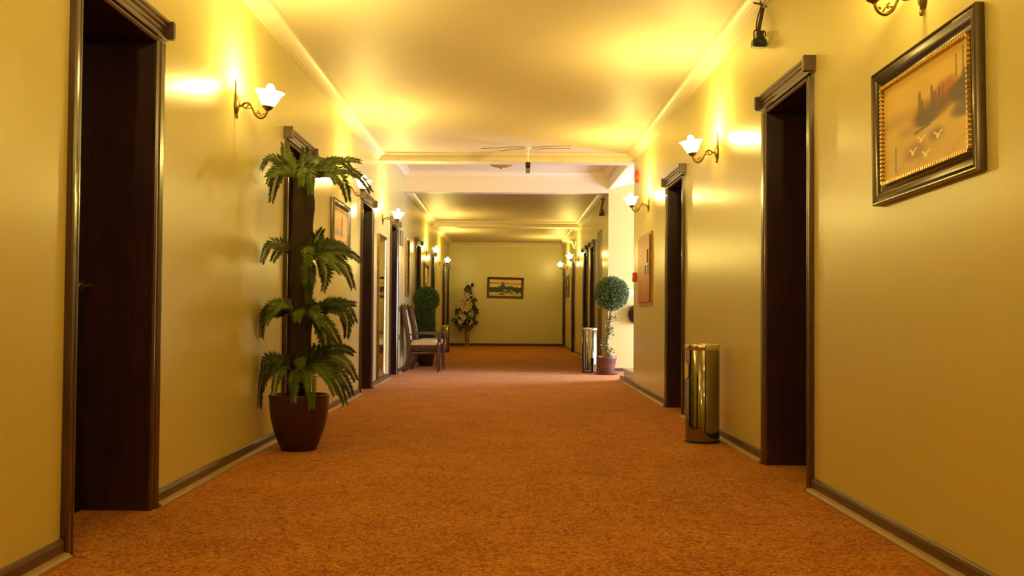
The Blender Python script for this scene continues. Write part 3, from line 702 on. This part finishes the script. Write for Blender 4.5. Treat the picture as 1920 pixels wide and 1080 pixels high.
for (bx, by), fl in TIERS:
    base = px2w(bx, by) - Vector((PX, PY, 0)); base.y = 0
    rx = random.Random(int(by)); fl = list(fl)
    for k in range(3):      # shorter fronds filling the heart of the tier
        a = k * 1.257 + rx.uniform(0, .6); q = rx.uniform(55, 80); fl.append((bx + q * math.cos(a), by + rx.uniform(-12, 18), -.25 * math.sin(a), bx + q * .55 * math.cos(a), by - rx.uniform(12, 26)))
    for (tx, ty, dy, cx_, cy_) in fl:
        sd += 1
        tip = px2w(tx, ty, dy) - Vector((PX, PY, 0)); ctl = px2w(cx_, cy_, dy * .6) - Vector((PX, PY, 0))
        ctl = ctl * 2 - (base + tip) * .5
        tip.x = max(tip.x, WL + .012 - PX + .004); 
        out = (Vector((tip.x, tip.y, 0)) - Vector((base.x, 0, 0))); out = out.normalized() * .05 if out.length > .02 else Vector((0, 0, 0))
        m = M['green2'] if dy < -.15 or sd % 6 == 3 else (M['green3'] if sd % 3 == 0 else M['green'])
        mb = frond(base + out, ctl, tip, m, sd)
        mb.v = [(max(v[0], WL - PX + .006), v[1], v[2]) for v in mb.v]
        mb.build('frond', m, palm, recalc=False)

# ---------------------------------------------------------------- leafy balls
def leaves(mb, pts, L, W, rnd):
    for p, n in pts:
        d = (n + Vector((rnd.gauss(0, .6), rnd.gauss(0, .6), rnd.gauss(0, .6)))).normalized()
        a = d.cross(Vector((rnd.gauss(0, 1), rnd.gauss(0, 1), rnd.gauss(0, 1)))).normalized(); l = L * rnd.uniform(.7, 1.25); b = d.cross(a)
        mb.quad(p, p + d * l * .5 + a * W + b * W * .4, p + d * l, p + d * l * .5 - a * W + b * W * .4)
def ball_pts(c, r, n, rnd):
    o = []
    for _ in range(n):
        v = Vector((rnd.gauss(0, 1), rnd.gauss(0, 1), rnd.gauss(0, 1))).normalized(); o.append((Vector(c) + v * r * rnd.uniform(.84, .99), v))
    return o
rnd = random.Random(3)
# round topiary on a bare stem
TX, TY = 1.49, 14.72
t = thing('topiary_tree', 'round topiary ball on a bare stem in a brown pot by the stair opening', 'potted plant', (TX, TY, 0), 0)
MB().lathe([(.150, 0), (.165, .004), (.172, .022), (.165, .026), (.13, .018), (1e-6, .016)], 32).build('saucer', M['plantpot'], t, smooth=True)
MB().lathe([(.105, .018), (.112, .03), (.128, .13), (.136, .195), (.140, .20), (.141, .222), (.148, .226), (.156, .255), (.153, .262), (.142, .262), (.138, .235), (1e-6, .232)], 32).build('pot', M['plantpot'], t, smooth=True)
MB().lathe([(.136, .232), (.08, .243), (1e-6, .246)], 20).build('soil', M['soil'], t, smooth=True)
stp = smooth_path([(-.015, 0, .23), (.0, .0, .40), (.015, .01, .55), (.03, 0, .72), (.055, 0, .88), (.065, 0, 1.05)], 5)
MB().tube(stp, [.020 - .003 * i / 25 for i in range(26)], 10).build('stem', M['stem'], t, smooth=True)
fo = MB(); c = (.068, 0, 1.195); leaves(fo, ball_pts(c, .245, 4200, rnd), .034, .0085, rnd)
fol = fo.build('foliage_ball', M['boxleaf2'], t, recalc=False)
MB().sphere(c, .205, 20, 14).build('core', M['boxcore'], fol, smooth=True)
iv = MB()
for z0, dx, n in ((.27, .05, 26), (.33, .07, 26), (.42, -.05, 18), (.50, -.06, 22), (.58, .05, 16), (.64, .06, 20), (.74, -.05, 18), (.80, .09, 22), (.84, -.03, 12), (.38, -.07, 18)):
    sx_ = np.interp(z0, [.23, .55, .9], [-.015, .015, .055])
    tw = smooth_path([(sx_, 0, z0), (sx_ + dx * .6, -.02, z0 + .02), (sx_ + dx * 1.2, -.03, z0 + .015)], 4); iv.tube(tw, .0022, 5)
    pp = []
    for _ in range(n):
        f = rnd.random(); p = Vector(tw[int(f * (len(tw) - 1))]) + Vector((rnd.gauss(0, .012), rnd.gauss(0, .012), rnd.gauss(0, .018))); pp.append((p, Vector((rnd.gauss(0, 1), -.5, rnd.gauss(0, 1))).normalized()))
    leaves(iv, pp, .046, .0125, rnd)
iv.build('ivy_sprigs', M['boxleaf2'], t, recalc=False)

# clipped ball-on-column bush behind the chairs
BX, BY = -1.345, 16.75
t = thing('clipped_bush', 'clipped green bush shaped as a ball on a column behind the chairs', 'potted plant', (BX, BY, 0), 0)
MB().lathe([(.11, 0), (.12, .01), (.145, .16), (.160, .24), (.162, .26), (.150, .262), (.145, .24), (1e-6, .235)], 28).build('pot', M['pot'], t, smooth=True)
MB().lathe([(.146, .236), (.08, .245), (1e-6, .248)], 18).build('soil', M['soil'], t, smooth=True)
fo = MB(); leaves(fo, ball_pts((.005, 0, 1.115), .215, 3600, rnd), .026, .0075, rnd)
pp = []
for _ in range(3600):
    a = rnd.uniform(0, 2 * math.pi); z = rnd.uniform(.29, 1.0); rr = .150 * rnd.uniform(.85, 1.0); v = Vector((math.cos(a), math.sin(a), 0)); pp.append((v * rr + Vector((.002, 0, z)), v))
leaves(fo, pp, .026, .0075, rnd)
fol = fo.build('foliage', M['boxleaf'], t, recalc=False)
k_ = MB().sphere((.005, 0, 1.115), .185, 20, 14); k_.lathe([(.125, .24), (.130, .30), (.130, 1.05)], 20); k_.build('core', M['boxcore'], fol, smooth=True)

# ---------------------------------------------------------------- armchairs (local: faces +x)
def make_chair():
    t = thing('armchair', '', 'chair', (0, 0, 0), 0, 'dark wood armchairs along the left wall')
    W2 = .27
    st = MB(); nx, ny = 12, 12
    def top(u, v): e = (1 - abs(2 * u - 1) ** 6) * (1 - abs(2 * v - 1) ** 6); return .425 + .055 * e ** .5
    x0, x1, y0, y1 = -.20, .235, -.25, .25
    for j in range(ny + 1):
        for i in range(nx + 1): u, v = i / nx, j / ny; st.v.append((x0 + (x1 - x0) * u, y0 + (y1 - y0) * v, top(u, v)))
    for j in range(ny):
        for i in range(nx): a = j * (nx + 1) + i; st.f.append((a, a + 1, a + nx + 2, a + nx + 1))
    st.box(x0, x1, y0, y1, .405, .426)
    seat = st.build('seat', M['fabric'], t, smooth=True)
    nl = MB()
    for k in range(24):
        f = (k + .5) / 24
        nl.sphere((x0 + (x1 - x0) * f, y0 - .001, .414), .0065, 6, 4); nl.sphere((x0 + (x1 - x0) * f, y1 + .001, .414), .0065, 6, 4); nl.sphere((x1 + .001, y0 + (y1 - y0) * f, .414), .0065, 6, 4)
    nl.build('nail_trim', M['nail'], seat)
    ap = MB().box(-.205, .24, -.262, -.235, .345, .405).box(-.205, .24, .235, .262, .345, .405).box(.215, .242, -.25, .25, .345, .405).box(-.21, -.185, -.25, .25, .345, .405)
    ap.build('seat_frame', M['chairwood'], t, bevel=.004)
    for s in (-1, 1):
        MB().tube(smooth_path([(.222, s * .245, .405), (.225, s * .245, .25), (.222, s * .247, .12), (.232, s * .25, 0)], 4), [.026 - .012 * i / 12 for i in range(13)], 8).build('leg', M['chairwood'], t, smooth=True)
        # rear leg sweeps back and continues as the back post
        MB().tube(smooth_path([(-.290, s * .235, 0), (-.235, s * .238, .14), (-.200, s * .24, .34), (-.205, s * .24, .46)], 4), [.026] * 4 + [.026] * 9, 8).build('leg', M['chairwood'], t, smooth=True)
    for s in (-1, 1):
        MB().tube(smooth_path([(-.205, s * .24, .44), (-.235, s * .235, .62), (-.275, s * .225, .82), (-.300, s * .22, .97)], 4), [.030 + .010 * i / 12 for i in range(13)], 8).build('back_post', M['chairwood'], t, smooth=True)
    cr = MB(); n = 12
    for k in range(n + 1):
        y = -.245 + .49 * k / n; h = .03 * math.cos(math.pi * (k / n - .5))
        cr.v += [(-.325, y, .94), (-.285, y, .93), (-.295, y, 1.0 + h), (-.335, y, 1.0 + h)]
    for k in range(n):
        for j in range(4): a = k * 4 + j; b = k * 4 + (j + 1) % 4; cr.f.append((a, b, b + 4, a + 4))
    cr.f += [(0, 1, 2, 3), tuple(n * 4 + j for j in (3, 2, 1, 0))]
    cr.build('crest_rail', M['chairwood'], t, bevel=.004)
    bk = MB(); nz = 8
    for k in range(nz + 1):
        f = k / nz; z = .47 + .47 * f; xm = np.interp(z, [.44, .62, .82, .97], [-.205, -.235, -.275, -.300]); b_ = .012 * math.sin(math.pi * f)
        bk.v += [(xm + .018 + b_, -.20, z), (xm + .018 + b_, .20, z), (xm - .022, .20, z), (xm - .022, -.20, z)]
    for k in range(nz):
        for j in range(4): a = k * 4 + j; b = k * 4 + (j + 1) % 4; bk.f.append((a, b, b + 4, a + 4))
    bk.f += [(0, 1, 2, 3), tuple(nz * 4 + j for j in (3, 2, 1, 0))]
    bk.build('backrest', M['fabric'], t, bevel=.01)
    for s in (-1, 1):
        MB().tube(smooth_path([(-.222, s * .25, .555), (-.10, s * .262, .575), (.08, s * .268, .575), (.205, s * .265, .572), (.245, s * .258, .555)], 5), .011, 8).build('armrest', M['chairwood'], t, smooth=True)
        MB().tube(smooth_path([(.225, s * .258, .565), (.235, s * .255, .48), (.222, s * .25, .40)], 4), .014, 8).build('arm_support', M['chairwood'], t, smooth=True)
    sr_ = MB()
    for s in (-1, 1): sr_.tube([(-.21, s * .24, .29), (.222, s * .245, .285)], .013, 8)
    sr_.tube([(0, -.243, .287), (0, .243, .287)], .012, 8)
    sr_.build('stretcher', M['chairwood'], t, smooth=True)
    return t
c0 = make_chair(); c0.location = (-1.245, 15.12, 0); c0.rotation_euler.z = R(1); c0['label'] = 'nearer dark wood armchair with cream seat by the left wall'
c1 = copy_tree(c0); c1.location = (-1.225, 16.02, 0); c1.rotation_euler.z = R(3); c1['label'] = 'farther dark wood armchair, mostly hidden behind the nearer one'

# ---------------------------------------------------------------- flower stand at the end wall
VXw, VYw = -1.06, 27.1
t = thing('flower_stand', 'tall bronze vase of cream silk flowers before the end wall', 'flower arrangement', (VXw, VYw, 0), 0)
MB().lathe([(.12, 0), (.12, .012), (.06, .03), (.040, .05), (.050, .08), (.042, .11), (.055, .14), (.060, .30), (.068, .56), (.078, .60), (.070, .605), (.06, .58), (1e-6, .56)], 24).build('vase', M['vase'], t, smooth=True)
br = MB()
rnd = random.Random(11)
FL = [(-.06, .0, 1.42), (-.10, -.05, 1.32), (.0, -.06, 1.38), (-.22, -.04, 1.10), (-.13, -.08, 1.02), (.03, -.08, 1.06), (-.02, -.09, 1.0), (-.16, -.08, .82), (-.10, -.08, .78), (-.20, -.05, .66), (.10, -.07, .66), (.04, -.05, 1.15), (-.18, 0, 1.20), (.14, -.02, .85)]
LV = [(.02, -.03, 1.56), (-.05, 0, 1.58), (.08, -.03, 1.60), (.14, -.02, 1.28), (.10, -.04, 1.22), (.20, -.02, .95), (.16, -.05, 1.0), (.24, 0, .88), (.12, -.06, 1.05), (-.20, -.03, .68), (-.10, -.06, .64), (-.15, -.05, .60), (.0, -.08, .62), (-.32, .02, .72), (.27, -.02, .74), (.20, -.03, .62),
      (-.18, -.05, .56), (-.08, -.06, .52), (-.22, -.02, .50), (.13, -.05, .54), (.02, -.05, .75), (-.28, .02, .98), (.16, -.02, .72), (-.08, -.06, .92), (.02, -.08, 1.48)]
FL = [(x * .82 + .05 * (z - .9), y, z) for x, y, z in FL]; LV = [(x * .84 + .05 * (z - .9), y, z) for x, y, z in LV]
for p in FL + LV + [(.0, 0, 1.75), (-.04, .0, 1.72), (.22, 0, 1.25), (.20, 0, 1.40)]:
    z0 = max(.56, p[2] - .35); mid = (p[0] * .35, p[1] * .4, (max(p[2], .62) + .60) / 2 + .08)
    br.tube(bez((0, 0, .56), mid, p, 8), .005, 5)
br.build('stems', M['leafdark'], t)
for p in FL:
    f = MB(); c = Vector(p)
    for k in range(16):
        a = k * 2.4; tilt = .35 + .06 * k; d = Vector((math.cos(a) * math.cos(tilt), -math.sin(tilt) * .8, math.sin(a) * math.cos(tilt))).normalized(); s = d.cross(Vector((0, -1, .1))).normalized(); L = .105 - .003 * k
        f.quad(c, c + d * L * .6 + s * .036, c + d * L, c + d * L * .6 - s * .036)
    f.build('flower', M['petal'], t, recalc=False)
for i, p in enumerate(LV):
    f = MB(); c = Vector(p)
    for k in range(3):
        a = rnd.uniform(0, 6.28); d = Vector((math.cos(a), rnd.uniform(-.5, .1), math.sin(a) - .3)).normalized(); s = d.cross(Vector((rnd.uniform(-.3, .3), -1, .2))).normalized(); L = rnd.uniform(.12, .19)
        f.quad(c, c + d * L * .45 + s * L * .38, c + d * L, c + d * L * .45 - s * L * .38)
    f.build('leaf', M['leafdark'], t, recalc=False)

# ---------------------------------------------------------------- daylight in the stair alcove
wd = bpy.data.worlds.new('world'); sc.world = wd; wd.use_nodes = True
bg = wd.node_tree.nodes['Background']; bg.inputs['Color'].default_value = (.72, .84, 1, 1); bg.inputs['Strength'].default_value = .6
al = bpy.data.lights.new('window_daylight', 'AREA'); al.shape = 'RECTANGLE'; al.size = 1.35; al.size_y = 1.75; al.energy = 460; al.color = (.74, .76, 1.0)
ao = bpy.data.objects.new('window_daylight', al); COL.objects.link(ao); ao.location = (wx + .3, (wy0 + wy1) / 2, (wz0 + wz1) / 2); ao.rotation_euler = (R(90), 0, R(90))

vs = sc.view_settings; sc.display_settings.display_device = 'sRGB'
vs.view_transform = 'Standard'; vs.look = 'None'; vs.gamma = 1; vs.use_curve_mapping = False; vs.exposure = 0.0
sc.cycles.max_bounces = 10; sc.cycles.diffuse_bounces = 6; sc.cycles.glossy_bounces = 5; sc.cycles.transmission_bounces = 6; sc.cycles.transparent_max_bounces = 12
sc.cycles.sample_clamp_indirect = 6
sc.cycles.use_denoising = True
